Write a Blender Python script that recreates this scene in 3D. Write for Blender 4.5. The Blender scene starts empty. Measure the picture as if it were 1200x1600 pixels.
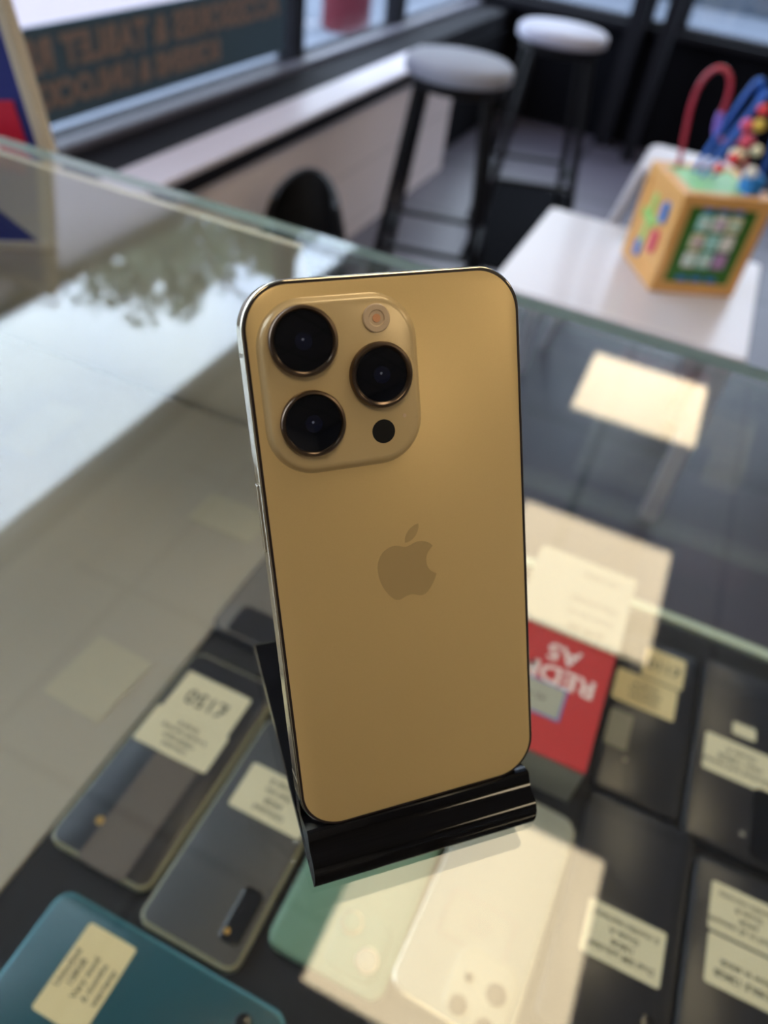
import bpy, bmesh, math, random
from mathutils import Matrix, Vector
random.seed(7)
PI = math.pi
SC = bpy.context.scene
COL = SC.collection

# ------------------------------------------------------------------ camera
cam_d = bpy.data.cameras.new('camera')
cam = bpy.data.objects.new('camera', cam_d); COL.objects.link(cam)
cam_d.sensor_fit = 'HORIZONTAL'; cam_d.sensor_width = 36.0
cam_d.lens = 36.0 * 1166.1 / 1200
cam.matrix_world = Matrix(((0.90677, -0.35579, 0.22625, 0.0),
                           (0.40568, 0.59005, -0.69804, 0.0),
                           (0.11486, 0.72475, 0.67937, 0.222),
                           (0, 0, 0, 1)))
cam_d.clip_start = 0.01; cam_d.clip_end = 200
cam_d.dof.use_dof = True
cam_d.dof.focus_distance = 0.196
cam_d.dof.aperture_fstop = 10.5
SC.camera = cam
SC.view_settings.view_transform = 'Standard'
SC.view_settings.look = 'None'
SC.view_settings.exposure = 0.12
SC.view_settings.gamma = 1.0
SC.view_settings.use_curve_mapping = False

SKY = 7.0
PANEL = 6.9
# ------------------------------------------------------------------ world
w = bpy.data.worlds.new('world'); SC.world = w; w.use_nodes = True
nt = w.node_tree; nt.nodes.clear()
out = nt.nodes.new('ShaderNodeOutputWorld'); bg = nt.nodes.new('ShaderNodeBackground')
tc = nt.nodes.new('ShaderNodeTexCoord'); nz = nt.nodes.new('ShaderNodeTexNoise'); nz.inputs['Scale'].default_value = 2.2
nz.inputs['Detail'].default_value = 4
rp = nt.nodes.new('ShaderNodeValToRGB')
rp.color_ramp.elements[0].position = .35; rp.color_ramp.elements[0].color = (.55, .68, .95, 1)
rp.color_ramp.elements[1].position = .62; rp.color_ramp.elements[1].color = (.80, .90, 1, 1)
nt.links.new(tc.outputs['Generated'], nz.inputs['Vector']); nt.links.new(nz.outputs['Fac'], rp.inputs['Fac'])
nt.links.new(rp.outputs['Color'], bg.inputs['Color']); bg.inputs['Strength'].default_value = SKY
nt.links.new(bg.outputs[0], out.inputs[0])

# ------------------------------------------------------------------ materials
def lin(c):
    return tuple(((v/255)/12.92 if v/255 <= .04045 else ((v/255+.055)/1.055)**2.4) for v in c) + (1,)
def mat(name, rgb, rough=.5, metal=0., noise=0., nscale=60., bump=0., coat=0., trans=0., spec=.5):
    m = bpy.data.materials.new(name); m.use_nodes = True
    t = m.node_tree; b = t.nodes['Principled BSDF']
    c = lin(rgb)
    b.inputs['Base Color'].default_value = c
    b.inputs['Roughness'].default_value = rough; b.inputs['Metallic'].default_value = metal
    b.inputs['Coat Weight'].default_value = coat
    b.inputs['Coat Roughness'].default_value = .05
    b.inputs['Transmission Weight'].default_value = trans
    b.inputs['Specular IOR Level'].default_value = spec
    n = t.nodes.new('ShaderNodeTexNoise'); n.inputs['Scale'].default_value = nscale; n.inputs['Detail'].default_value = 5
    co = t.nodes.new('ShaderNodeTexCoord'); t.links.new(co.outputs['Object'], n.inputs['Vector'])
    if noise > 0:
        mx = t.nodes.new('ShaderNodeMix'); mx.data_type = 'RGBA'
        mx.inputs['A'].default_value = tuple(v*(1-noise) for v in c[:3]) + (1,)
        mx.inputs['B'].default_value = tuple(min(1, v*(1+noise)) for v in c[:3]) + (1,)
        t.links.new(n.outputs['Fac'], mx.inputs['Factor']); t.links.new(mx.outputs['Result'], b.inputs['Base Color'])
    if bump > 0:
        bp = t.nodes.new('ShaderNodeBump'); bp.inputs['Strength'].default_value = bump; bp.inputs['Distance'].default_value = .001
        t.links.new(n.outputs['Fac'], bp.inputs['Height']); t.links.new(bp.outputs['Normal'], b.inputs['Normal'])
    return m
def pane(name, tint, f0=.04, power=5., refl=(1, 1, 1)):
    """clear glass: see-through plus a fresnel mirror on each face"""
    m = bpy.data.materials.new(name); m.use_nodes = True
    t = m.node_tree; t.nodes.clear()
    o = t.nodes.new('ShaderNodeOutputMaterial'); tr = t.nodes.new('ShaderNodeBsdfTransparent'); gl = t.nodes.new('ShaderNodeBsdfGlossy')
    tr.inputs['Color'].default_value = tuple(tint) + (1,); gl.inputs['Roughness'].default_value = 0.0
    gl.inputs['Color'].default_value = tuple(refl) + (1,)
    lw = t.nodes.new('ShaderNodeLayerWeight'); lw.inputs['Blend'].default_value = .5
    pw = t.nodes.new('ShaderNodeMath'); pw.operation = 'POWER'; pw.inputs[1].default_value = power
    ml = t.nodes.new('ShaderNodeMath'); ml.operation = 'MULTIPLY_ADD'; ml.inputs[1].default_value = 1-f0; ml.inputs[2].default_value = f0
    t.links.new(lw.outputs['Facing'], pw.inputs[0]); t.links.new(pw.outputs[0], ml.inputs[0])
    mx = t.nodes.new('ShaderNodeMixShader')
    t.links.new(ml.outputs[0], mx.inputs[0]); t.links.new(tr.outputs[0], mx.inputs[1]); t.links.new(gl.outputs[0], mx.inputs[2])
    t.links.new(mx.outputs[0], o.inputs[0]); return m
def lamp(name, rgb, strength):
    m = bpy.data.materials.new(name); m.use_nodes = True
    t = m.node_tree; t.nodes.clear(); o = t.nodes.new('ShaderNodeOutputMaterial'); e = t.nodes.new('ShaderNodeEmission')
    e.inputs['Color'].default_value = tuple(rgb) + (1,); e.inputs['Strength'].default_value = strength
    t.links.new(e.outputs[0], o.inputs[0]); return m
def film(name, rgb, fac=.5):
    m = bpy.data.materials.new(name); m.use_nodes = True
    t = m.node_tree; t.nodes.clear(); o = t.nodes.new('ShaderNodeOutputMaterial')
    d = t.nodes.new('ShaderNodeBsdfDiffuse'); tl = t.nodes.new('ShaderNodeBsdfTranslucent'); mx = t.nodes.new('ShaderNodeMixShader')
    d.inputs['Color'].default_value = lin(rgb); tl.inputs['Color'].default_value = lin(rgb); mx.inputs[0].default_value = fac
    n = t.nodes.new('ShaderNodeTexNoise'); n.inputs['Scale'].default_value = 4
    t.links.new(d.outputs[0], mx.inputs[1]); t.links.new(tl.outputs[0], mx.inputs[2]); t.links.new(mx.outputs[0], o.inputs[0]); return m
def tiles(name, c1, c2, gap, sx, sy, rough=.4, gw=.01, squash=1):
    m = bpy.data.materials.new(name); m.use_nodes = True; t = m.node_tree; b = t.nodes['Principled BSDF']
    br = t.nodes.new('ShaderNodeTexBrick'); co = t.nodes.new('ShaderNodeTexCoord'); mp = t.nodes.new('ShaderNodeMapping')
    br.offset = 0 if squash else .5
    br.inputs['Scale'].default_value = 1; br.inputs['Brick Width'].default_value = sx; br.inputs['Row Height'].default_value = sy
    br.inputs['Mortar Size'].default_value = gw
    br.inputs['Color1'].default_value = lin(c1); br.inputs['Color2'].default_value = lin(c2); br.inputs['Mortar'].default_value = lin(gap)
    t.links.new(co.outputs['Object'], mp.inputs[0]); t.links.new(mp.outputs[0], br.inputs['Vector'])
    t.links.new(br.outputs['Color'], b.inputs['Base Color']); b.inputs['Roughness'].default_value = rough
    return m, mp

M = dict(
    glass=pane('counter_glass', (.955, .962, .942), .048, 5.0),
    window=pane('window_glass', (.93, .95, .96)),
    clear=pane('clear_plastic', (.9, .9, .86), .05),
    glass_edge=mat('green_glass_edge', (168, 192, 192), .12, coat=1, noise=.15, nscale=9),
    shelf_edge=mat('pale_glass_edge', (206, 220, 200), .15, coat=1, noise=.1, nscale=9),
    gold=mat('frosted_gold_glass', (226, 197, 140), .38, .3, noise=.03, nscale=3000, bump=.02),
    gold_plate=mat('glossy_gold_glass', (212, 188, 142), .22, .12, noise=.02, nscale=2000),
    gold_metal=mat('polished_gold_steel', (218, 208, 186), .08, 1.),
    gold_band=mat('antenna_plastic', (128, 118, 96), .4),
    logo=mat('mirror_gold_logo', (212, 184, 132), .36, .45),
    ring=mat('lens_ring_steel', (112, 96, 82), .28, 1.),
    rim_reflection=mat('painted_rim_reflection', (34, 22, 20), .35),
    lens=mat('lens_black_glass', (7, 8, 14), .04, coat=1),
    lens_core=mat('lens_core_blue', (16, 20, 44), .1, coat=1),
    glint_paint=mat('painted_glint', (110, 120, 150), .2),
    black_hole=mat('sensor_black', (8, 7, 8), .3),
    flash=mat('flash_diffuser', (214, 190, 160), .25, coat=.6),
    flash_core=mat('flash_core', (222, 160, 118), .3),
    stand=mat('black_gloss_acrylic', (9, 8, 9), .1, coat=.3),
    mat_black=mat('black_felt', (30, 30, 33), .9, noise=.3, nscale=300),
    board=mat('pale_board', (170, 164, 152), .7, noise=.05, nscale=5),
    phone_black=mat('black_phone_glass', (34, 35, 42), .3, noise=.12, nscale=40),
    phone_char=mat('charcoal_phone_back', (66, 68, 72), .45, noise=.08, nscale=30),
    phone_grey=mat('grey_phone_back', (120, 116, 112), .4, noise=.08, nscale=30),
    phone_teal=mat('teal_phone_back', (22, 78, 90), .3, noise=.12, nscale=12),
    teal_rim=mat('teal_rim', (92, 152, 166), .25, .4),
    phone_mint=mat('mint_phone_back', (112, 148, 128), .35, noise=.06, nscale=12),
    phone_silver=mat('silver_phone_back', (168, 170, 158), .35, noise=.03),
    rim_dark=mat('dark_rim', (52, 52, 56), .3, .5),
    rim_case=mat('clear_case_rim', (150, 150, 128), .35),
    rim_silver=mat('silver_rim', (190, 188, 176), .25, .8),
    bump_black=mat('camera_bump_black', (12, 12, 15), .15, coat=.5),
    brown_grey=mat('brown_grey_strip', (98, 90, 84), .5, noise=.1, nscale=25),
    gold_dot=mat('gold_lens', (200, 160, 90), .3, .6),
    label=mat('cream_label', (226, 220, 190), .6, noise=.02),
    label_warm=mat('warm_label', (232, 216, 168), .6, noise=.02),
    label_grey=mat('grey_label', (160, 156, 148), .6),
    faint_card=mat('faint_card', (184, 178, 158), .7, noise=.05),
    silver_bump=mat('silver_bump', (182, 180, 160), .4),
    brown_lens=mat('brown_lens', (92, 78, 60), .5),
    panel_white=mat('white_panel', (232, 226, 212), .6),
    ink=mat('grey_ink', (92, 88, 76), .7),
    ink_black=mat('black_ink', (40, 40, 40), .7),
    red_card=mat('red_carton', (196, 28, 40), .45, noise=.03),
    white_ink=mat('white_ink', (244, 226, 226), .5),
    blue_ink=mat('blue_ink', (90, 120, 205), .5),
    box_grey=mat('carton_side', (150, 150, 140), .6, noise=.15, nscale=60),
    white=mat('white_laminate', (200, 193, 197), .32, noise=.01, coat=.12),
    sill=mat('white_sill', (214, 208, 218), .4),
    black=mat('black_powder_coat', (8, 8, 13), .5, spec=.25),
    black_soft=mat('black_plastic', (12, 12, 15), .55),
    frame_black=mat('black_window_frame', (15, 14, 22), .75, spec=.2),
    frame_grey=mat('grey_window_bead', (96, 94, 106), .5),
    vinyl=mat('pale_seat_vinyl', (136, 138, 152), .55),
    vinyl_bright=mat('bright_seat_vinyl', (172, 172, 190), .5),
    wall=mat('light_wall', (196, 190, 182), .8, noise=.02),
    wall_back=mat('dark_panel_wall', (10, 10, 16), .9, spec=.1, noise=.15, nscale=4),
    wall_far=mat('grey_wall', (120, 122, 126), .8),
    pavement=mat('pale_pavement', (84, 90, 102), .9, noise=.1, nscale=3),
    road=mat('road', (70, 74, 82), .9, noise=.1, nscale=3),
    facade=mat('dark_facade', (34, 44, 56), .8, noise=.1, nscale=2),
    bin=mat('red_bin', (96, 26, 36), .5),
    leaf=mat('green_leaf', (92, 104, 74), .6, noise=.3, nscale=3),
    bark=mat('bark', (70, 58, 46), .9, noise=.2, nscale=20),
    frost=film('frosted_film', (236, 230, 234), .62),
    teal_film=film('teal_film', (82, 100, 112), .18),
    orange=film('orange_letters', (148, 130, 122), .18),
    poster_blue=mat('poster_blue', (30, 44, 130), .5, noise=.1, nscale=6),
    poster_red=mat('poster_red', (200, 20, 60), .5),
    cream_frame=mat('cream_wood_frame', (200, 190, 172), .5, noise=.05),
    wood=mat('orange_beech', (222, 166, 96), .45, noise=.12, nscale=14, coat=.2),
    green=mat('leaf_green_paint', (58, 116, 44), .4),
    mint=mat('mint_green_paint', (138, 204, 138), .45, noise=.03),
    lime=mat('lime_paint', (150, 200, 110), .45),
    toy_red=mat('red_paint', (214, 28, 44), .3, coat=.4),
    toy_pink=mat('pink_paint', (206, 60, 92), .35, coat=.3),
    wire_red=mat('red_wire', (176, 52, 70), .35),
    wire_blue=mat('blue_wire', (40, 98, 190), .35),
    wire_purple=mat('purple_wire', (140, 110, 200), .35),
    toy_blue=mat('blue_paint', (36, 122, 200), .35, coat=.3),
    toy_yellow=mat('yellow_paint', (214, 180, 70), .35),
    toy_cream=mat('cream_paint', (232, 226, 190), .35),
    toy_teal=mat('pale_teal_paint', (176, 228, 222), .4),
    toy_white=mat('white_paint', (240, 238, 232), .4),
    toy_lilac=mat('lilac_paint', (190, 150, 196), .4),
    lower_red=mat('dull_red_box', (92, 44, 58), .6),
    lower_grey=mat('dark_shelf_base', (46, 52, 60), .6, noise=.3, nscale=7),
    base=mat('counter_laminate', (60, 60, 64), .5),
    mat_floor=mat('black_rubber_mat', (8, 8, 12), .95, noise=.2, nscale=60, spec=.05),
    panel_light=lamp('led_diffuser', (1, .81, .54), PANEL),
)
M['floor'], _mp = tiles('floor_tile', (72, 67, 78), (80, 74, 86), (40, 38, 46), .6, .6, .42, .012)
M['ceiling'], _mp = tiles('ceiling_tile', (176, 174, 168), (182, 180, 174), (120, 120, 118), .6, .6, .9, .012)
M['brick'], _mp = tiles('white_tile_panel', (222, 208, 206), (230, 216, 214), (196, 184, 182), .2, .065, .4, .004, 0)
_mp.inputs['Rotation'].default_value = (PI/2, 0, PI/2)

# ------------------------------------------------------------------ helpers
def obj(name, bm, m, parent=None, smooth=False, loc=None):
    me = bpy.data.meshes.new(name)
    bmesh.ops.recalc_face_normals(bm, faces=bm.faces[:])
    bm.to_mesh(me); bm.free()
    for mm in (m if isinstance(m, (list, tuple)) else [m]): me.materials.append(M[mm] if isinstance(mm, str) else mm)
    if smooth:
        for p in me.polygons: p.use_smooth = True
        try: me.set_sharp_from_angle(angle=math.radians(38))
        except Exception: pass
    o = bpy.data.objects.new(name, me); COL.objects.link(o)
    if parent: o.parent = parent
    if loc: o.location = loc
    return o
def tag(o, label, cat, group=None, kind=None):
    o['label'] = label; o['category'] = cat
    if group: o['group'] = group
    if kind: o['kind'] = kind
    return o
def thing(name, label, cat, loc=(0, 0, 0), rz=0, group=None):
    o = bpy.data.objects.new(name, None); COL.objects.link(o); o.empty_display_size = .02
    o.location = loc; o.rotation_euler = (0, 0, rz)
    return tag(o, label, cat, group)
def struct(o):
    o['kind'] = 'structure'; return o
def box(bm, x0, x1, y0, y1, z0, z1, bev=0., mi=0):
    r = bmesh.ops.create_cube(bm, size=1); vs = r['verts']
    for v in vs: v.co = ((x0+x1)/2+v.co.x*(x1-x0), (y0+y1)/2+v.co.y*(y1-y0), (z0+z1)/2+v.co.z*(z1-z0))
    fs = set(f for v in vs for f in v.link_faces)
    for f in fs: f.material_index = mi
    if bev > 0:
        es = list(set(e for v in vs for e in v.link_edges))
        bmesh.ops.bevel(bm, geom=es, offset=bev, segments=3, affect='EDGES', profile=.5)
    return bm
def B(*a, **k): return box(bmesh.new(), *a, **k)
def rr(w_, h_, r, n=8, cx=0, cy=0):
    r = min(r, w_/2-1e-5, h_/2-1e-5); P = []
    for sx, sy, a0 in ((1, 1, 0), (-1, 1, 90), (-1, -1, 180), (1, -1, 270)):
        for i in range(n+1):
            a = math.radians(a0+90*i/n); P.append((cx+sx*(w_/2-r)+r*math.cos(a), cy+sy*(h_/2-r)+r*math.sin(a)))
    return P
def loft(bm, rings):
    """rings: list of lists of 3-D points; caps both ends"""
    R_ = [[bm.verts.new(p) for p in rg] for rg in rings]
    n = len(R_[0])
    for a, b in zip(R_[:-1], R_[1:]):
        for i in range(n): bm.faces.new((a[i], a[(i+1) % n], b[(i+1) % n], b[i]))
    bm.faces.new(R_[0]); bm.faces.new(R_[-1]); return bm
def slab(w_, h_, r, prof, n=8, cx=0, cy=0, bm=None):
    """rounded rectangle swept through prof = [(inset, z), ...]"""
    bm = bm or bmesh.new()
    return loft(bm, [[(x, y, z) for x, y in rr(w_-2*i, h_-2*i, max(r-i, .0002), n, cx, cy)] for i, z in prof])
def disc(rad, prof, n=40, cx=0, cy=0, bm=None):
    """lathe about z: prof = [(radius factor in m, z)]"""
    bm = bm or bmesh.new()
    return loft(bm, [[(cx+r*math.cos(2*PI*i/n), cy+r*math.sin(2*PI*i/n), z) for i in range(n)] for r, z in prof])
def torus_ring(prof, n=48, cx=0, cy=0):
    bm = bmesh.new(); R_ = [[bm.verts.new((cx+r*math.cos(2*PI*i/n), cy+r*math.sin(2*PI*i/n), z)) for i in range(n)] for r, z in prof]
    R_.append(R_[0])
    for a, b in zip(R_[:-1], R_[1:]):
        for i in range(n): bm.faces.new((a[i], a[(i+1) % n], b[(i+1) % n], b[i]))
    return bm
def tube(pts, r, n=10, bm=None, smooth_it=0):
    bm = bm or bmesh.new(); P = [Vector(p) for p in pts]
    for _ in range(smooth_it):
        Q = [P[0]]
        for a, b in zip(P[:-1], P[1:]): Q += [a*.75+b*.25, a*.25+b*.75]
        P = Q+[P[-1]]
    rings = []
    up = Vector((.13, .31, .94))
    for i, p in enumerate(P):
        d = (P[min(i+1, len(P)-1)]-P[max(i-1, 0)]).normalized()
        a = d.cross(up)
        if a.length < .05: a = d.cross(Vector((1, 0, 0)))
        a.normalize(); b = d.cross(a)
        rad = r[i] if isinstance(r, (list, tuple)) else r
        rings.append([p+a*rad*math.cos(2*PI*k/n)+b*rad*math.sin(2*PI*k/n) for k in range(n)])
    return loft(bm, rings)
def ball(rad, loc, sc=(1, 1, 1), n=16, bm=None):
    bm = bm or bmesh.new()
    bmesh.ops.create_uvsphere(bm, u_segments=n*2, v_segments=n, radius=rad, matrix=Matrix.Translation(loc) @ Matrix.Diagonal((*sc, 1)))
    return bm
def extrude_poly(pts, axis_fn, t0, t1, bm=None):
    bm = bm or bmesh.new()
    return loft(bm, [[axis_fn(a, b, t0) for a, b in pts], [axis_fn(a, b, t1) for a, b in pts]])
def text(name, s, size, m, parent, matrix, extrude=.0001, spacing=1., bold=0., align='CENTER'):
    c = bpy.data.curves.new(name, 'FONT'); c.body = s; c.size = size; c.align_x = align; c.align_y = 'CENTER'
    c.extrude = extrude; c.space_character = spacing; c.offset = bold; c.resolution_u = 3
    t = bpy.data.objects.new('tmp', c); COL.objects.link(t)
    dg = bpy.context.evaluated_depsgraph_get(); dg.update()
    me = bpy.data.meshes.new_from_object(t.evaluated_get(dg))
    bpy.data.objects.remove(t); bpy.data.curves.remove(c)
    me.name = name; me.materials.clear(); me.materials.append(M[m])
    o = bpy.data.objects.new(name, me); COL.objects.link(o)
    if parent: o.parent = parent
    o.matrix_local = matrix
    return o
def T(x, y, z=0): return Matrix.Translation((x, y, z))
def RZ(a): return Matrix.Rotation(math.radians(a), 4, 'Z')

# ------------------------------------------------------------------ room shell
FL, CE = -.95, 1.68
XW, YB, XR, YF = -1.45, 4.6, 3.6, -2.4
struct(obj('floor', B(XW-.1, XR+.1, YF-.1, YB+.1, FL-.05, FL), 'floor'))
struct(obj('ceiling', B(XW-.1, XR+.1, YF-.1, YB+.1, CE, CE+.05), 'ceiling'))
struct(obj('wall_right', B(XR, XR+.1, YF, YB, FL, CE), 'wall_far'))
struct(obj('wall_front', B(XW-.1, XR, YF-.1, YF, FL, CE), 'wall'))
# window wall on the left: upstand faced with small pale tiles, glazing, solid head above
struct(obj('wall_left', box(box(box(bmesh.new(), XW-.1, -1.14, YF, 3.48, FL, -.521), XW-.1, XW+.04, YF, YB, 1.48, CE),
                            XW-.1, XW+.02, YF, -.55, -.521, 1.48), 'wall'))
struct(obj('trim_1', B(-1.139, -1.118, YF, 3.48, FL, -.5005), 'brick'))
struct(obj('trim_2', B(-1.225, -1.105, YF, 3.30, -.462, -.447, .003), 'sill'))
struct(obj('trim_3', B(-1.225, -1.104, YF, 3.301, -.500, -.4625), 'frame_black'))
struct(obj('trim_4', B(XW-.06, -1.2255, -.55, YB, -.52, -.452, .004), 'frame_black'))
# low dark stretch of wall between the sill and the corner
struct(obj('trim_9', B(XW+.031, XW+.075, -.55, YB-.06, -.4515, -.432, .003), 'frame_grey'))
struct(obj('trim_5', B(XW-.1, -1.2, 3.51, YB, FL, -.5215), 'wall_back'))
def window(nm, y0, y1, transom):
    bm = bmesh.new()
    box(bm, XW-.04, XW+.03, y0, y0+.035, -.451, 1.48); box(bm, XW-.04, XW+.03, y1-.035, y1, -.451, 1.48)
    box(bm, XW-.04, XW+.03, y0+.035, y1-.035, 1.47, 1.48); box(bm, XW-.04, XW+.03, y0+.035, y1-.035, -.451, -.440)
    if transom: box(bm, XW-.04, XW+.03, y0+.035, y1-.035, .745, .775)
    f = struct(obj(nm, bm, 'frame_black'))
    obj('window_pane', B(XW-.008, XW+.002, y0+.035, y1-.035, -.440, 1.47), 'window', f)
    return f
window('window_1', -.55, .35, True); window('window_2', .35, 2.63, True)
window('window_3', 2.63, 3.55, False); window('window_4', 3.55, YB, False)
# back wall: dark panel below, windows above, head
bm = bmesh.new(); box(bm, XW, XR, YB, YB+.1, FL, -.40); box(bm, XW, XR, YB, YB+.1, 1.3, CE); box(bm, 1.2, XR, YB, YB+.1, -.40, 1.3)
struct(obj('wall_back', bm, 'wall_back'))
struct(obj('trim_6', B(XW, XR, YB-.05, YB-.001, -.43, -.40), 'frame_black'))
xs = [-1.4, -.54, -.37, 1.2]
for i in range(3):
    bm = bmesh.new(); x0, x1 = xs[i], xs[i+1]
    box(bm, x0, x0+.035, YB, YB+.08, -.40, 1.3); box(bm, x1-.035, x1, YB, YB+.08, -.40, 1.3)
    box(bm, x0+.035, x1-.035, YB, YB+.08, 1.25, 1.3); box(bm, x0+.035, x1-.035, YB, YB+.08, -.40, -.38)
    f = struct(obj('window_%d' % (5+i), bm, 'frame_black'))
    obj('window_pane', B(x0+.035, x1-.035, YB+.03, YB+.04, -.38, 1.25), 'window', f)
struct(obj('trim_7', B(-.60, -.52, YB-.14, YB-.052, FL, CE), 'frame_black'))
struct(obj('trim_8', B(-.42, -.36, YB-.30, YB-.20, FL, CE), 'frame_black'))

# film on the inner window (behind it the street)
s = thing('window_sign', 'teal vinyl strip with two lines of mirrored orange lettering across the lower window', 'window sign', (XW+.01, 1.5, -.405))
obj('backing', B(0, .0006, -.42, 1.06, 0, .200), 'teal_film', s)
def sign_text(st, size, y, z, bold=.004):
    # lettering faces the street, so it reads mirrored from inside
    m = Matrix(((0, 0, 1, .0022), (1, 0, 0, y), (0, 1, 0, z), (0, 0, 0, 1)))
    mir = Matrix.Diagonal((-1, 1, 1, 1))
    text('lettering', st, size, 'orange', s, m @ mir, .0012, 1.05, bold)
sign_text('ACCESSORIES & TABLET REPAIR', .088, .36, .140)
sign_text('SCREENS & UNLOCKING', .074, .24, .058)
tag(obj('frosted_window_film', B(XW+.004, XW+.0046, 1.10, 2.575, -.205, .745), 'frost'),
    'pale frosted film covering the window above the teal lettered strip', 'window film')

# ------------------------------------------------------------------ outside
struct(obj('ground_street', B(-30, XW-.1, -12, 30, -1.12, -1.05), 'pavement'))
struct(obj('ground_pavement', B(XW-.1, 12, YB+.1, 11.5, -1.12, -1.05), 'pavement'))
fa = thing('building', 'dark blue-grey building front seen low through the far windows', 'building', (4, 12, -1.05))
obj('facade', B(-10, 8, -.5, 3, 0, 3.6), 'facade', fa)
bi = bmesh.new()
disc(.2, [(.17, 0), (.185, .02), (.2, .62), (.215, .64), (.215, .68), (.19, .70)], bm=bi)
rb = thing('litter_bin', 'dull red round bin on the pavement behind the second window', 'litter bin', (-2.95, 6.2, -1.05))
obj('body', bi, 'bin', rb, True); obj('lid', ball(.2, (0, 0, .70), (1, 1, .35)), 'bin', rb, True)
def tree(loc, ry, rz_, hz, seed, label):
    rd = random.Random(seed)
    t = thing('tree', label, 'tree', loc, 0)
    bm = bmesh.new()
    tube([(0, 0, 0), (.1, 0, 1.6), (0, .15, hz)], [.24, .19, .1], 10, bm)
    for k in range(7):
        a = rd.uniform(0, 6.28); tube([(0, 0, hz*.55+k*.2), (math.cos(a)*ry*.35, math.sin(a)*ry*.35, hz+.3*k), (math.cos(a)*ry*.7, math.sin(a)*ry*.7, hz+.4*k)], [.09, .06, .02], 6, bm)
    obj('trunk', bm, 'bark', t, True)
    bm = bmesh.new()
    for k in range(125):
        while True:
            p = Vector((rd.uniform(-1, 1), rd.uniform(-1, 1), rd.uniform(-1, 1)))
            if p.length < 1: break
        c = Vector((p.x*ry*.8, p.y*ry, hz+p.z*rz_)); rad = rd.uniform(.35, .75)
        for q in range(95):
            d = Vector((rd.gauss(0, 1), rd.gauss(0, 1), rd.gauss(0, 1))).normalized()*rad*rd.uniform(.3, 1)
            pos = c+d; e1 = Vector((rd.uniform(-1, 1), rd.uniform(-1, 1), rd.uniform(-1, 1))).normalized()
            e2 = e1.cross(Vector((rd.uniform(-1, 1), rd.uniform(-1, 1), rd.uniform(-1, 1)))).normalized()
            s1, s2 = .11, .07
            bm.faces.new([bm.verts.new(pos+e1*s1), bm.verts.new(pos+e2*s2), bm.verts.new(pos-e1*s1), bm.verts.new(pos-e2*s2)])
    obj('foliage', bm, 'leaf', t)
tree((-9.5, 12.0, -1.05), 3.6, 2.1, 6.3, 3, 'leafy green street tree mirrored in the glass counter top at its left')

# ------------------------------------------------------------------ ceiling lights
def ceiling_light(x, y, label, group='square ceiling light panels'):
    t = thing('ceiling_light', label, 'ceiling light', (x, y, CE-.012), 0, group)
    bm = bmesh.new(); h = .298
    for a in ((-h, h, -h, -h+.012), (-h, h, h-.012, h), (-h, -h+.012, -h+.012, h-.012), (h-.012, h, -h+.012, h-.012)): box(bm, *a, 0, .0118)
    obj('frame', bm, 'white', t); obj('diffuser', B(-h+.0122, h-.0122, -h+.0122, h-.0122, .003, .010), 'panel_light', t)
ceiling_light(.115, .755, 'square ceiling panel reflected cream below the black phone stand, nearest of three')
ceiling_light(.115, 2.02, 'square ceiling panel reflected cream right of the gold phone, middle of three')
ceiling_light(.115, 3.34, 'square ceiling panel reflected as small cream slab by the counter far edge')
for x, y, lb_ in ((.115, -.55, 'unseen square ceiling panel added for room light over the staff side of the counter'), (2.3, .755, 'unseen square ceiling panel added for room light away from the windows, level with the counter'), (2.3, 2.02, 'unseen square ceiling panel added for room light away from the windows, over the customer side'), (2.3, -.55, 'unseen square ceiling panel added for room light in the corner farthest from the windows')):
    ceiling_light(x, y, lb_)  # panels out of view, added to light the room

# ------------------------------------------------------------------ glass counter
ct = thing('display_counter', 'glass-topped shop display counter with green-tinted edges under the gold phone', 'display counter', (0, 0, FL))
GX0, GX1, GY0, GY1 = -1.0, 1.3, -.12, .468
bm = bmesh.new(); box(bm, GX0, GX1, GY0, GY1, .9425, .95, 0)
for f in bm.faces: f.material_index = 0 if abs(f.calc_center_median().z-.94625) > .002 else 1
obj('glass_top', bm, ['glass', 'glass_edge'], ct)
Lx = lambda a, b, t: (t, a, b)
obj('front_pane', extrude_poly([(.456, .942), (.462, .942), (.802, .12), (.796, .12)], Lx, -.238, GX1-.02), 'window', ct)
bm = bmesh.new(); box(bm, GX0, GX1, GY0+.02, .82, 0, .12)
obj('plinth', bm, 'base', ct)
obj('end_panel', extrude_poly([(GY0+.02, .942), (.45, .942), (.788, .121), (GY0+.02, .121)], Lx, GX0, GX0+.018), 'base', ct)
obj('end_panel', extrude_poly([(GY0+.02, .942), (.45, .942), (.788, .121), (GY0+.02, .121)], Lx, GX1-.018, GX1), 'base', ct)
obj('front_panel', extrude_poly([(.454, .942), (.4605, .942), (.800, .121), (.792, .121)], Lx, GX0+.021, -.24), 'panel_white', ct)
obj('lower_shelf', B(GX0+.02, GX1-.02, GY0+.03, .59, .300, .318), 'lower_grey', ct)
SZ = -.28     # top of the black display mat
bm = bmesh.new(); box(bm, -.236, GX1-.02, GY0+.03, .530, -.006, 0, 0)
box(bm, GX0+.02, -.2365, GY0+.03, .566, -.006, 0, 0)
for f in bm.faces: f.material_index = 1 if abs(f.calc_center_median().z+.003) < .002 else 0
obj('glass_shelf', bm, ['window', 'shelf_edge'], ct, loc=(0, 0, .95+SZ-.004))
obj('shelf_edge', B(-.235, GX1-.021, .5195, .5305, .95+SZ-.0039, .95+SZ+.0012, .0015), 'shelf_edge', ct)
tag(obj('display_mat', B(-.231, .9, GY0+.04, .512, SZ-.0038, SZ, .001), 'mat_black'), 'black mat lying on the glass shelf under the phones for sale', 'display mat')
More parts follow.
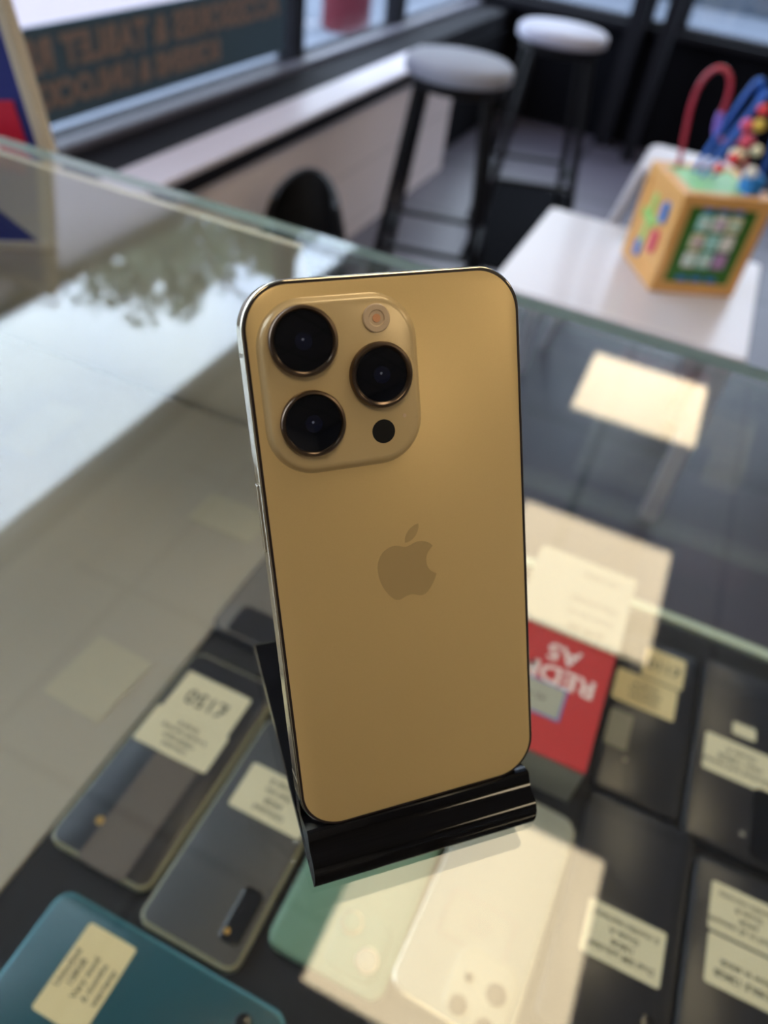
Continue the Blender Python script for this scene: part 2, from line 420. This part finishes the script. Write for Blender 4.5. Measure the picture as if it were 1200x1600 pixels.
tag(obj('display_board', B(-.95, -.2325, GY0+.04, .562, SZ-.0038, SZ, .001), 'board'), 'pale board left of the black mat inside the counter', 'display board')
for i, (x, y, wd, hg, a) in enumerate(((-.28, .234, .052, .06, -3), (-.291, .432, .066, .042, 0), (-.526, .447, .042, .085, 4))):
    tag(obj('price_card', slab(wd, hg, .003, [(0, 0), (0, .0006)]), 'faint_card'), ('faint pale card on the pale board left of the £150 phone', 'faint pale card on the board beside the gold phone side', 'faint grey-blue card on the board at far left')[i], 'price card')
    o = bpy.context.scene.collection.objects[-1]; o.location = (x, y, SZ+.0001); o.rotation_euler.z = math.radians(a)
# dim goods on the lower shelf; the red one stands in for a reddish reflection
for x, y, wd, hg, th, m_, lb in ((.20, .47, .09, .12, .04, 'lower_red', 'dull red carton standing in for a faint reddish reflection beyond the mat'),
                                 (.36, .44, .10, .15, .05, 'phone_char', 'dark grey carton on the lower shelf at the right')):
    o = obj('carton', slab(wd, hg, .003, [(.001, 0), (0, .001), (0, th-.001), (.001, th)]), m_); o.location = (x, y, FL+.319); tag(o, lb, 'carton')

# ------------------------------------------------------------------ phones under the glass
TH = .0078
def label_part(p, cx, cy, wd, hg, lines, m_='label', ink='ink', turn=180, r=.002, size=.0052, z=TH):
    lb = obj('price_label', slab(wd, hg, r, [(0, 0), (0, .0003)]), m_, p); lb.location = (cx, cy, z+.0009)
    n = len(lines)
    for k, ln in enumerate(lines):
        s_, sz = ln if isinstance(ln, tuple) else (ln, size)
        off = (n-1)/2-k
        # read from the customer's side: the text is turned round
        mtx = RZ(turn) @ T(0, off*size*1.18, .0004)
        text('printed_text', s_, sz, ink, lb, mtx, .00006, 1., .0001)
    return lb
def display_phone(x0, x1, y0, y1, body, rim, label, r=.009, case=False, rz=0, name='display_phone'):
    cx, cy = (x0+x1)/2, (y0+y1)/2
    p = thing(name, label, 'phone', (cx, cy, SZ+.0002), math.radians(rz))
    W, Hh = x1-x0, y1-y0
    obj('frame', slab(W, Hh, r, [(.001, 0), (0, .0012), (0, TH-.0012), (.0009, TH-.0002), (.002, TH)]), rim, p, True)
    obj('back_panel', slab(W-.004, Hh-.004, r-.002, [(0, TH-.0004), (0, TH+.0004), (.0006, TH+.0007)]), body, p, True)
    return p
def camera_lens(p, x, y, rad, m_='bump_black', z=TH, ringm=None):
    if ringm: obj('lens_ring', disc(0, [(rad*1.18, z), (rad*1.18, z+.0016), (rad*1.05, z+.0018)], 28, x, y), ringm, p, True)
    return obj('camera_lens', disc(0, [(rad, z), (rad, z+.0018), (rad*.9, z+.0020)], 28, x, y), m_, p, True)
# left column
p = display_phone(-.233, -.156, .310, .462, 'phone_grey', 'phone_black', 'dark-edged phone with grey back directly behind the £150 phone', .012)
obj('camera_strip', slab(.05, .03, .006, [(0, TH), (.0006, TH+.0016)], cx=0, cy=-.058), 'phone_black', p)
p = display_phone(-.2275, -.1515, .121, .286, 'phone_black', 'rim_case', 'black phone in clear case carrying a cream £150 label, left on the mat', .009)
obj('back_strip', slab(.034, .082, .003, [(0, TH+.0006), (.0003, TH+.0012)], cx=.004, cy=-.043), 'brown_grey', p)
obj('camera_lens', disc(0, [(.0028, TH), (.0028, TH+.0016)], 20, -.015, -.059), 'gold_dot', p)
label_part(p, -.0035, .045, .055, .036, [('£150', .017)], ink='ink_black', size=.012, z=TH+.0006)
label_part(p, -.004, .0135, .060, .031, ['Unlocked', '128GB black', '6 month warranty', 'Grade B'], size=.0050, z=TH+.0002)
p = display_phone(-.1485, -.0805, .107, .262, 'phone_char', 'rim_case', 'charcoal phone with black camera bar at its near end, left of the stand', .008)
obj('camera_bump', slab(.0135, .033, .004, [(0, TH+.0005), (0, TH+.002), (.001, TH+.0024)], cx=.0215, cy=-.0485), 'bump_black', p)
obj('camera_lens', disc(0, [(.0018, TH+.0022), (.0018, TH+.0030)], 16, .0185, -.060), 'gold_dot', p)
label_part(p, .003, .0235, .054, .034, ['Unlocked', '64GB', 'dual sim', 'Grade B'], size=.0058)
# teal phone, lying across
p = display_phone(-.1975, -.0405, .028, .1035, 'phone_teal', 'teal_rim', 'teal blue phone lying crosswise at the near left corner', .010)
label_part(p, -.0345, .0045, .033, .048, ['Unlocked', '128GB', 'Very good', '6 months', 'warranty'], 'label_warm', turn=90, size=.0052)
camera_lens(p, .0555, .024, .0045); camera_lens(p, .0555, .008, .0045)
# mint phone under the stand
p = display_phone(-.0745, .0015, .130, .284, 'phone_mint', 'phone_mint', 'mint green phone directly under the black stand', .009)
obj('camera_bump', slab(.034, .036, .009, [(0, TH+.0005), (.0006, TH+.0014), (.001, TH+.0016)], cx=.014, cy=-.054), 'phone_mint', p, True)
camera_lens(p, .022, -.060, .0062, 'phone_silver', TH+.0008, 'rim_silver'); camera_lens(p, .005, -.045, .0058, 'phone_mint', TH+.0008, 'rim_silver')
# silver phone
p = display_phone(.0045, .0795, .139, .292, 'phone_silver', 'rim_silver', 'silver phone with triple camera half under the cream light reflection', .012, rz=-3)
obj('camera_bump', slab(.039, .041, .010, [(0, TH+.0005), (.0008, TH+.0016), (.0016, TH+.0019)], cx=.0135, cy=-.0525), 'silver_bump', p, True)
for x, y, r_ in ((.0215, -.0505, .0060), (.0035, -.066, .0052), (.0215, -.070, .0058), (.004, -.0500, .0026)):
    camera_lens(p, x, y, r_, 'brown_lens', TH+.0012)
obj('label_backing', slab(.045, .030, .003, [(0, TH+.0004), (0, TH+.0008)], cx=-.0015, cy=-.021), 'label_grey', p)
label_part(p, -.0015, -.021, .040, .026, ['256GB', 'Grade A'], 'phone_silver', 'label_grey', size=.005, z=TH)
# right side blacks
p = display_phone(.0845, .1600, .164, .3195, 'phone_black', 'rim_dark', 'black phone with one cream label, right of the silver phone', .007)
label_part(p, .003, -.0145, .050, .034, ['Dual SIM unlocked', '128GB', 'Grade A', '6 months warranty'], size=.0054)
camera_lens(p, .024, -.052, .0040)
p = display_phone(.1625, .2385, .150, .3085, 'phone_black', 'rim_dark', 'black phone with two cream labels at the near right edge', .007)
label_part(p, -.0015, .0475, .050, .0325, ['Unlocked to all networks', '64GB', 'Grade B', '6 months warranty'], size=.0052)
label_part(p, -.0005, .0140, .050, .0310, ['MOBILE 128GB', 'Now in stock', ''], ink='ink_black', size=.006)
p = display_phone(.1505, .2270, .318, .486, 'phone_black', 'rim_dark', 'black phone with wide cream label and small tab, far right', .007)
label_part(p, -.0035, -.009, .055, .034, ['Unlocked and tested', 'clean 128GB', 'Grade A'], size=.0065)
label_part(p, -.0025, .0225, .018, .012, [''], size=.005, z=TH-.0004)
obj('camera_bump', slab(.018, .056, .005, [(0, TH+.0005), (0, TH+.0018), (.001, TH+.0022)], cx=.0165, cy=-.052), 'bump_black', p)
obj('flash', disc(0, [(.0018, TH+.0005), (.0018, TH+.001)], 16, .002, -.066), 'label_grey', p)
p = display_phone(.0840, .1465, .324, .480, 'phone_black', 'rim_dark', 'black phone with yellowish price labels beside the red carton', .006)
label_part(p, .0025, .052, .034, .033, [('£110', .0135)], 'label_warm', 'ink_black', size=.012, z=TH+.0006)
label_part(p, -.008, .0185, .050, .032, ['Unlocked', '64GB grey', 'Grade B'], 'label_warm', size=.006)
obj('barcode_sticker', slab(.018, .034, .001, [(0, TH+.0005), (0, TH+.0009)], cx=-.0215, cy=-.024), 'box_grey', p)
obj('flash', disc(0, [(.0018, TH+.0005), (.0018, TH+.001)], 16, -.012, -.048), 'label_grey', p)
# red carton
RX0, RX1, RY0, RY1, RH = -.010, .0730, .305, .480, .0430
p = thing('phone_carton', 'red and white phone carton lettered REDMI A5 right of the gold phone', 'carton', ((RX0+RX1)/2, (RY0+RY1)/2, SZ+.0002))
W, Hh = RX1-RX0, RY1-RY0
obj('box_base', B(-W/2, W/2, -Hh/2, Hh/2, 0, RH-.002, .0012), 'box_grey', p)
obj('red_lid', B(-W/2, W/2, -Hh/2, Hh/2, RH-.0018, RH, .0006), 'red_card', p)
text('lettering', 'REDMI', .0235, 'white_ink', p, T(.0335, -.0180, RH+.0002) @ RZ(180), .0001, 1.0, .0005, 'LEFT')
text('lettering', 'A5', .0225, 'white_ink', p, T(.0165, .004, RH+.0002) @ RZ(180), .0001, 1.0, .0005, 'LEFT')
st_ = obj('sticker', slab(.046, .030, .001, [(0, RH+.0001), (0, RH+.0003)], cx=-.0085, cy=-.0425), 'blue_ink', p)
obj('sticker_face', slab(.043, .027, .001, [(0, RH+.0003), (0, RH+.0005)], cx=-.0085, cy=-.0425), 'phone_silver', st_)
text('printed_text', 'A5 4G', .007, 'ink', st_, T(-.0085, -.0425, RH+.0006) @ RZ(180), .0001)
pc = thing('price_card', 'white printed price card lying on top of the red carton', 'price card', (.0310, .4610, SZ+RH+.0009))
obj('card', slab(.0860, .090, .004, [(0, 0), (0, .0008)]), 'phone_silver', pc)
for k, (sx_, ln, sz) in enumerate(((.0, 'A5 64GB', .008), (.0, '', .006), (0, 'UNLOCKED', .0075), (0, 'DUAL SIM 4G', .0065), (0, '£79.99', .011))):
    if ln: text('printed_text', ln, sz, 'ink_black', pc, T(.014, .028-.0155*k, .001) @ RZ(180), .00006)

# ------------------------------------------------------------------ stand
BX = Vector((0.73546, 0.67706, 0)).normalized(); BW = Vector((-BX.y, BX.x, 0))
st = bpy.data.objects.new('phone_stand', None); COL.objects.link(st)
org = BX*.0663+BW*.0712
st.matrix_world = Matrix(((BX.x, BW.x, 0, org.x), (BX.y, BW.y, 0, org.y), (0, 0, 1, 0.0001), (0, 0, 0, 1)))
tag(st, 'glossy black acrylic stand holding the gold phone on the counter glass', 'phone stand')
hw = .0350
SX = lambda a, b, t: (t, a, b)
def arc(cx, cy, r, a0, a1, n=10): return [(cx+r*math.cos(math.radians(a0+(a1-a0)*i/n)), cy+r*math.sin(math.radians(a0+(a1-a0)*i/n))) for i in range(n+1)]
# local y runs away from the viewer, origin at the front edge of the base
base = [(.0885, 0), (.0885, .0022), (.0875, .0030), (.011, .0030), (.010, 0)]
obj('base_plate', extrude_poly(base, SX, -hw, hw), 'stand', st)
nose = [(.0040, 0), (.0037, .0006), (.0036, .0020), (.0037, .0040), (.0045, .0062), (.0058, .0078), (.0074, .0088), (.0095, .0092), (.0110, .0098), (.0124, .0112), (.0136, .0126), (.0146, .0128),
        (.0215, .0088), (.0232, .0088), (.0232, .0062), (.0150, .0040), (.0100, .0031), (.0099, 0)]
obj('front_lip', extrude_poly(nose, SX, -hw, hw), 'stand', st, True)
sp = [(.0202, .0072), (.0202+.062*.4988, .0070+.062*.8667), (.0202+.062*.4988+.0025, .0070+.062*.8667-.0015), (.0248, .0055)]
obj('back_support', extrude_poly(sp, SX, -hw, hw), 'stand', st)

# ------------------------------------------------------------------ gold phone
ph = bpy.data.objects.new('smartphone', None); COL.objects.link(ph)
tag(ph, 'gold smartphone standing back outwards in the black stand, with three large camera lenses', 'smartphone')
Rm = Matrix(((0.73546, -0.35477, 0.57727), (0.67706, 0.35167, -0.64647), (0.02634, 0.8663, 0.49884)))
pos = Vector((-.034896, .133596, .222-.14431)) - Rm @ Vector((0, .07375, 0))
ph.matrix_world = Matrix.Translation(pos) @ Rm.to_4x4()
PW, PH, PR = .0722, .1480, .0118
def up(bm):
    for v in bm.verts: v.co.y += .07375
    return bm
n_ = 14
obj('frame', up(slab(PW, PH, PR, [(.0010, -.00785), (.0003, -.0076), (0, -.0071), (0, -.0068), (0, -.0012), (0, -.00085), (.00012, -.0004), (.0004, -.00012), (.0008, .00005)], n_)), 'gold_metal', ph, True)
_wn = COL.objects[-1].modifiers.new('weighted', 'WEIGHTED_NORMAL'); _wn.weight = 100; _wn.keep_sharp = True
obj('display', up(slab(PW-.002, PH-.002, PR-.001, [(.0012, -.0082), (.0001, -.0080), (0, -.0078)], n_)), 'lens', ph, True)
obj('rim_reflection_ring', up(slab(PW-.0009, PH-.0009, PR-.0004, [(0, -.0003), (.0001, .00004), (.0003, .00008)], n_)), 'rim_reflection', ph, True)  # dark ring painted in where the curved rim reflects dark surroundings
obj('back_glass', up(slab(PW-.0023, PH-.0023, PR-.0011, [(0, -.0002), (.00005, .00010), (.0003, .00022)], n_)), 'gold', ph, True)
# raised camera plateau
pl = obj('camera_plateau', up(slab(.0405, .0425, .0118, [(0, .0001), (.0004, .0003), (.0009, .0009), (.0013, .0015), (.0018, .0018), (.0026, .0019)], 12, cx=-.0131, cy=.0486)), 'gold_plate', ph, True)
PZ = .0019
for cx, cy, R_, Rg in ((-.0222, .0597, .0083, .0069), (-.0218, .0402, .0080, .0067), (-.0037, .0500, .0080, .0064)):
    cy2 = cy+.07375
    obj('lens_ring', torus_ring([(Rg+.0001, PZ-.0005), (R_, PZ-.0005), (R_, PZ+.0014), (R_-.0003, PZ+.0018), (R_-.0008, PZ+.0019), (Rg+.0003, PZ+.0016), (Rg+.0001, PZ+.0013)], 64, cx, cy2), 'ring', pl, True)
    obj('lens_glass', disc(0, [(Rg+.0001, PZ), (Rg+.0001, PZ+.0012), (Rg*.7, PZ+.00128), (Rg*.3, PZ+.00131)], 48, cx, cy2), 'lens', pl, True)
    obj('lens_core', disc(0, [(.0021, PZ+.0013), (.0021, PZ+.00134), (.0012, PZ+.00138)], 32, cx, cy2), 'lens_core', pl, True)
    obj('lens_glint', disc(0, [(.00032, PZ+.00136), (.00032, PZ+.00141)], 12, cx-.0002, cy2+.0004), 'glint_paint', pl)  # pale dot painted in as the glint of each lens
cy2 = .0635+.07375
obj('flash', disc(0, [(.0034, PZ-.0003), (.0034, PZ+.0005), (.0032, PZ+.0007), (.002, PZ+.0007), (.0018, PZ+.0004)], 40, -.0037, cy2), 'flash', pl, True)
obj('flash_core', disc(0, [(.0010, PZ+.0003), (.0010, PZ+.0006)], 16, -.0037, cy2), 'flash_core', pl, True)
obj('depth_sensor', disc(0, [(.0030, PZ-.0003), (.0030, PZ+.00006)], 40, -.0040, .0360+.07375), 'black_hole', pl)
obj('microphone_hole', disc(0, [(.0005, PZ-.0003), (.0005, PZ+.00008)], 14, .0018, .0393+.07375), 'flash', pl)
# side button, antenna bands
obj('side_button', B(-PW/2-.00045, -PW/2+.001, .07375+.0085, .07375+.0260, -.0055, -.0024, .0003), 'gold_metal', ph)
for x0, x1, y0, y1 in ((-PW/2-.00004, -PW/2+.002, .0570, .0580), (PW/2-.002, PW/2+.00004, .0570, .0580), (-.0206, -.0194, PH/2-.002, PH/2+.00004), (-PW/2-.00004, -PW/2+.002, -.058, -.057)):
    obj('antenna_band', B(x0, x1, y0+.07375, y1+.07375, -.0073, -.0007), 'gold_band', ph)
# fruit emblem
def bez(p0, p1, p2, p3, n=8):
    r = []
    for i in range(1, n+1):
        t = i/n; a = (1-t)**3; b = 3*(1-t)**2*t; c = 3*(1-t)*t*t; d = t**3
        r.append((a*p0[0]+b*p1[0]+c*p2[0]+d*p3[0], a*p0[1]+b*p1[1]+c*p2[1]+d*p3[1]))
    return r
def path(start, segs):
    cur = start; P = [cur]
    for s_ in segs:
        q = [(cur[0]+s_[i], cur[1]+s_[i+1]) for i in (0, 2, 4)]
        P += bez(cur, *q); cur = q[2]
    return P
body_ = path((12.152, 6.896), [(-.948, 0, -2.415, -1.078, -3.96, -1.04), (-2.04, .027, -3.91, 1.183, -4.961, 3.014), (-2.117, 3.675, -.546, 9.103, 1.519, 12.09), (1.013, 1.454, 2.208, 3.09, 3.792, 3.039), (1.52, -.065, 2.09, -.987, 3.935, -.987), (1.831, 0, 2.35, .987, 3.96, .948), (1.637, -.026, 2.676, -1.48, 3.676, -2.948), (1.156, -1.688, 1.636, -3.325, 1.662, -3.415), (-.039, -.013, -3.182, -1.221, -3.22, -4.857), (-.026, -3.04, 2.48, -4.494, 2.597, -4.559), (-1.429, -2.09, -3.623, -2.324, -4.39, -2.376), (-2, -.156, -3.675, 1.09, -4.61, 1.09)])
leaf_ = path((15.53, 3.83), [(.843, -1.012, 1.4, -2.427, 1.245, -3.83), (-1.207, .052, -2.662, .805, -3.532, 1.818), (-.78, .896, -1.454, 2.338, -1.273, 3.714), (1.338, .104, 2.715, -.688, 3.559, -1.701)])
bm = bmesh.new(); k_ = .0203/24
for P in (body_, leaf_):
    Q = []
    for x, y in P:
        q = ((x-12)*k_, -(y-12)*k_)
        if not Q or (abs(q[0]-Q[-1][0])+abs(q[1]-Q[-1][1])) > 1e-6: Q.append(q)
    if abs(Q[0][0]-Q[-1][0])+abs(Q[0][1]-Q[-1][1]) < 1e-6: Q.pop()
    loft(bm, [[(x, y+.07375, .0001) for x, y in Q], [(x, y+.07375, .00026) for x, y in Q]])
obj('emblem', bm, 'logo', ph)

# ------------------------------------------------------------------ framed poster by the counter end
p = thing('framed_poster', 'cream-framed blue poster with red patch behind the far left of the counter', 'poster', (-.487, .505, -.10))
p.rotation_euler = (0, math.radians(8), math.radians(198))
FW, FH = .34, .25
bm = bmesh.new()
for a in ((0, .010, 0, FH), (FW-.010, FW, 0, FH), (.010, FW-.010, 0, .010), (.010, FW-.010, FH-.010, FH)): box(bm, a[0], a[1], -.007, .007, a[2], a[3], .002)
obj('frame', bm, 'cream_frame', p)
pp = obj('print', B(.010, FW-.010, -.003, .003, .010, FH-.010), 'poster_blue', p)
obj('red_patch', B(.020, .12, .003, .0042, .070, .125), 'poster_red', pp)
obj('white_lettering', B(.045, .105, .0042, .0046, .088, .098), 'white_ink', pp)
obj('pole', tube([(.24, -.008, .10), (.31, -.40, .04), (.33, -.42, -.83)], .010, 12), 'black', p, True)

# ------------------------------------------------------------------ stools
def stool(x, y, zt, rad, vm, label, rz):
    t = thing('bar_stool', label, 'bar stool', (x, y, FL), math.radians(rz), 'bar stools with pale seats')
    h = zt-FL
    obj('seat', disc(0, [(rad*.93, h-.040), (rad*.99, h-.036), (rad, h-.028), (rad, h-.014), (rad*.97, h-.006), (rad*.9, h)], 48), vm, t, True)
    obj('seat_ring', disc(0, [(rad*.86, h-.066), (rad*.88, h-.064), (rad*.88, h-.0405)], 40), 'black', t, True)
    q0, q1 = rad*.62, rad*1.15
    for sx, sy in ((1, 1), (1, -1), (-1, 1), (-1, -1)):
        obj('leg', tube([(sx*q0, sy*q0, h-.06), (sx*q1, sy*q1, 0)], .0135, 10), 'black', t, True)
    f = .62; q = q0+(q1-q0)*(1-.27/h)
    bm = bmesh.new(); L = [(q, q), (-q, q), (-q, -q), (q, -q)]
    for a, b in zip(L, L[1:]+L[:1]): tube([(a[0], a[1], .27), (b[0], b[1], .27)], .008, 8, bm)
    obj('footrest', bm, 'black', t, True)
stool(-.672, 2.115, -.215, .143, 'vinyl', 'black-legged bar stool with grey-white round seat, the nearer one by the window sill', 12)
stool(-.585, 2.90, -.222, .150, 'vinyl_bright', 'black-legged bar stool with bright white seat, standing farther back', 20)

# small black chair by the sill
c = thing('tub_chair', 'small black rounded chair in front of the pale tiled sill wall', 'chair', (-.93, 1.78, FL), math.radians(200))
bm = bmesh.new()
ns = 14
outer, inner = [], []
for j in range(9):
    z = .20+.25*j/8; sh = 1-.28*(j/8)**2.2
    rgo, rgi = [], []
    for i in range(ns+1):
        a = math.radians(-10+200*i/ns); a = -a
        zz = .20+(z-.20)*(1-.18*abs(math.cos(a))**2)
        rgo.append((.125*math.cos(a)*sh, .12*math.sin(a), zz)); rgi.append((.105*math.cos(a)*sh, .10*math.sin(a), zz))
    outer.append(rgo); inner.append(rgi)
rings = [o_+i_[::-1] for o_, i_ in zip(outer, inner)]
loft(bm, rings); obj('backrest', bm, 'black_soft', c, True)
obj('seat', disc(0, [(.10, .17), (.115, .18), (.115, .20), (.10, .212)], 36), 'black_soft', c, True)
for sx, sy in ((1, 1), (1, -1), (-1, 1), (-1, -1)):
    obj('leg', tube([(sx*.065, sy*.065, .18), (sx*.10, sy*.10, 0)], .011, 8), 'black', c, True)

# rubber mat on the floor
o = obj('floor_mat', slab(.36, .95, .05, [(0, 0), (0, .006), (.004, .009)]), 'mat_floor'); o.location = (-.60, 3.08, FL+.0005); o.rotation_euler.z = math.radians(8)
tag(o, 'black rubber mat lying on the tiled floor behind the near stool', 'floor mat')

# ------------------------------------------------------------------ low white table with the toy
tb = thing('play_table', 'low white square table under the wooden toy cube', 'table', (-.06, 1.76, FL))
tz = -.48-FL
obj('tabletop', slab(.54, .53, .012, [(.002, tz-.026), (0, tz-.024), (0, tz-.003), (.002, tz)]), 'white', tb, True)
for sx, sy in ((1, 1), (1, -1), (-1, 1), (-1, -1)):
    x, y = sx*.235, sy*.23; obj('leg', B(x-.02, x+.02, y-.02, y+.02, 0, tz-.0265, .003), 'white', tb)
# white child's chair behind the table
k = thing('childs_chair', 'small chair with slanting white leg and pale seat edge behind the toy cube', 'chair', (-.045, 2.30, FL), 0)
obj('seat', slab(.23, .23, .03, [(.004, .555), (0, .560), (0, .573), (.006, .578)]), 'white', k, True)
for sx, sy in ((1, 1), (-1, 1), (1, -1), (-1, -1)):
    obj('leg', tube([(sx*.104, sy*.100, .566), (sx*.220, sy*.13, 0)], .0145, 10), 'white', k, True)

t = thing('activity_cube', 'wooden activity cube with green top and bead wires on the white table', 'toy', (-.017, 1.682, -.4798), math.radians(28.5))
S, Ht = .200, .213
# frame of posts and rails, mitred look; local x along the right-hand face, local y along the left-hand face
bm = bmesh.new(); e = .024
for x in (0, S-e):
    for y in (0, S-e): box(bm, x, x+e, y, y+e, 0, Ht, .002)
for z0 in (0, Ht-e):
    for y in (0, S-e): box(bm, e, S-e, y, y+e, z0, z0+e, .0015)
    for x in (0, S-e): box(bm, x, x+e, e, S-e, z0, z0+e, .0015)
obj('frame', bm, 'wood', t)
obj('side_panel', B(.005, .012, e, S-e, e, Ht-e), 'wood', t)
obj('side_panel', B(S-.012, S-.005, e, S-e, e, Ht-e), 'wood', t)
obj('side_panel', B(e, S-e, S-.012, S-.005, e, Ht-e), 'green', t)
gp = obj('front_panel', B(e, S-e, .005, .012, e, Ht-e), 'green', t)
cols = ['toy_teal', 'toy_white', 'toy_cream', 'toy_cream', 'toy_teal', 'toy_white', 'toy_white', 'toy_teal', 'toy_lilac']
q = 0
for r in range(3):
    for cc in range(3):
        x = .052+cc*.034; z = .141-r*.040
        b_ = obj('turning_tile', B(x, x+.028, -.001, .010, z, z+.032, .002), cols[q], gp); q += 1
        obj('tile_picture', disc(0, [(.008, 0), (.008, .001)], 14), ['toy_white', 'toy_lilac', 'toy_teal'][(r+cc) % 3], gp)
        o = COL.objects[-1]; o.rotation_euler = (PI/2, 0, 0); o.location = (x+.014, -.001, z+.016)
for cc in range(3):
    for z in (.180, .029):
        obj('blue_tab', B(.054+cc*.034, .076+cc*.034, .001, .010, z, z+.010, .001), 'toy_blue', gp)
# shapes on the left-hand face
def side_shape(nm, m_, y, z, wd, hg): obj(nm, slab(wd, hg, wd*.45, [(0, 0), (.001, .008)]), m_, t); o = COL.objects[-1]; o.matrix_local = Matrix(((0, 0, -1, .006), (1, 0, 0, y), (0, 1, 0, z), (0, 0, 0, 1)))
side_shape('blue_slider', 'toy_blue', .062, .150, .026, .046); side_shape('pink_slider', 'toy_pink', .066, .085, .030, .052)
side_shape('blue_slider', 'toy_blue', .128, .045, .026, .040)
bm = bmesh.new(); box(bm, .0015, .006, .085, .165, .105, .125, .001); box(bm, .0012, .006, .115, .135, .055, .165, .001)
obj('green_cross', bm, 'lime', t)
obj('top_panel', B(e, S-e, e, S-e, Ht-.010, Ht-.003), 'mint', t)
# bead wires (local frame)
cz, sz_ = math.cos(math.radians(-28.5)), math.sin(math.radians(-28.5))
def loc_(x, z, Y):  # world x,z on a plane y=Y -> local
    dx, dy = x+.017, Y-1.682
    return (cz*dx-sz_*dy, sz_*dx+cz*dy, z+.48)
Y0 = 1.86
arch = [(-.055, -.268), (-.064, -.21), (-.075, -.145), (-.070, -.095), (-.045, -.070), (-.018, -.084), (-.008, -.120), (-.010, -.165), (.000, -.196), (.022, -.203), (.046, -.197), (.070, -.215), (.085, -.262)]
obj('red_wire', tube([loc_(x, z, Y0) for x, z in arch], .0052, 10, smooth_it=2), 'wire_red', t, True)
obj('wire_sleeve', tube([loc_(x, z, Y0) for x, z in ((-.010, -.150), (-.010, -.172), (-.003, -.192))], .0078, 10, smooth_it=1), 'wire_purple', t, True)
obj('blue_wire', tube([loc_(x, z, Y0-.01) for x, z in ((-.018, -.268), (-.010, -.225), (.010, -.150), (.028, -.085), (.042, -.075), (.050, -.100), (.045, -.150), (.020, -.268))], .0052, 10, smooth_it=2), 'wire_blue', t, True)
obj('blue_wire', tube([loc_(x, z, Y0-.03) for x, z in ((.000, -.268), (.010, -.225), (.035, -.150), (.060, -.090), (.085, -.085), (.105, -.120), (.115, -.268))], .0056, 10, smooth_it=2), 'wire_blue', t, True)
for x, z, r_, m_, Yb in ((.064, -.118, .0125, 'toy_red', 1.80), (.047, -.150, .014, 'toy_pink', 1.80), (.068, -.145, .0135, 'toy_yellow', 1.80), (.058, -.176, .015, 'toy_pink', 1.80),
                         (.046, -.205, .0125, 'toy_red', 1.76), (.082, -.190, .012, 'toy_cream', 1.80), (.026, -.228, .011, 'toy_red', 1.76), (.088, -.225, .013, 'toy_white', 1.78)):
    obj('bead', ball(r_, loc_(x, z, Yb), (1, 1, .9), 10), m_, t, True)
obj('bead', disc(0, [(.012, 0), (.0165, .003), (.0165, .018), (.012, .021)], 24), 'toy_cream', t, True); COL.objects[-1].location = loc_(.050, -.212, 1.78)
obj('blue_block', slab(.035, .05, .008, [(.003, 0), (0, .003), (0, .034), (.004, .038)]), 'toy_blue', t, True); COL.objects[-1].location = (.160, .050, Ht-.003)
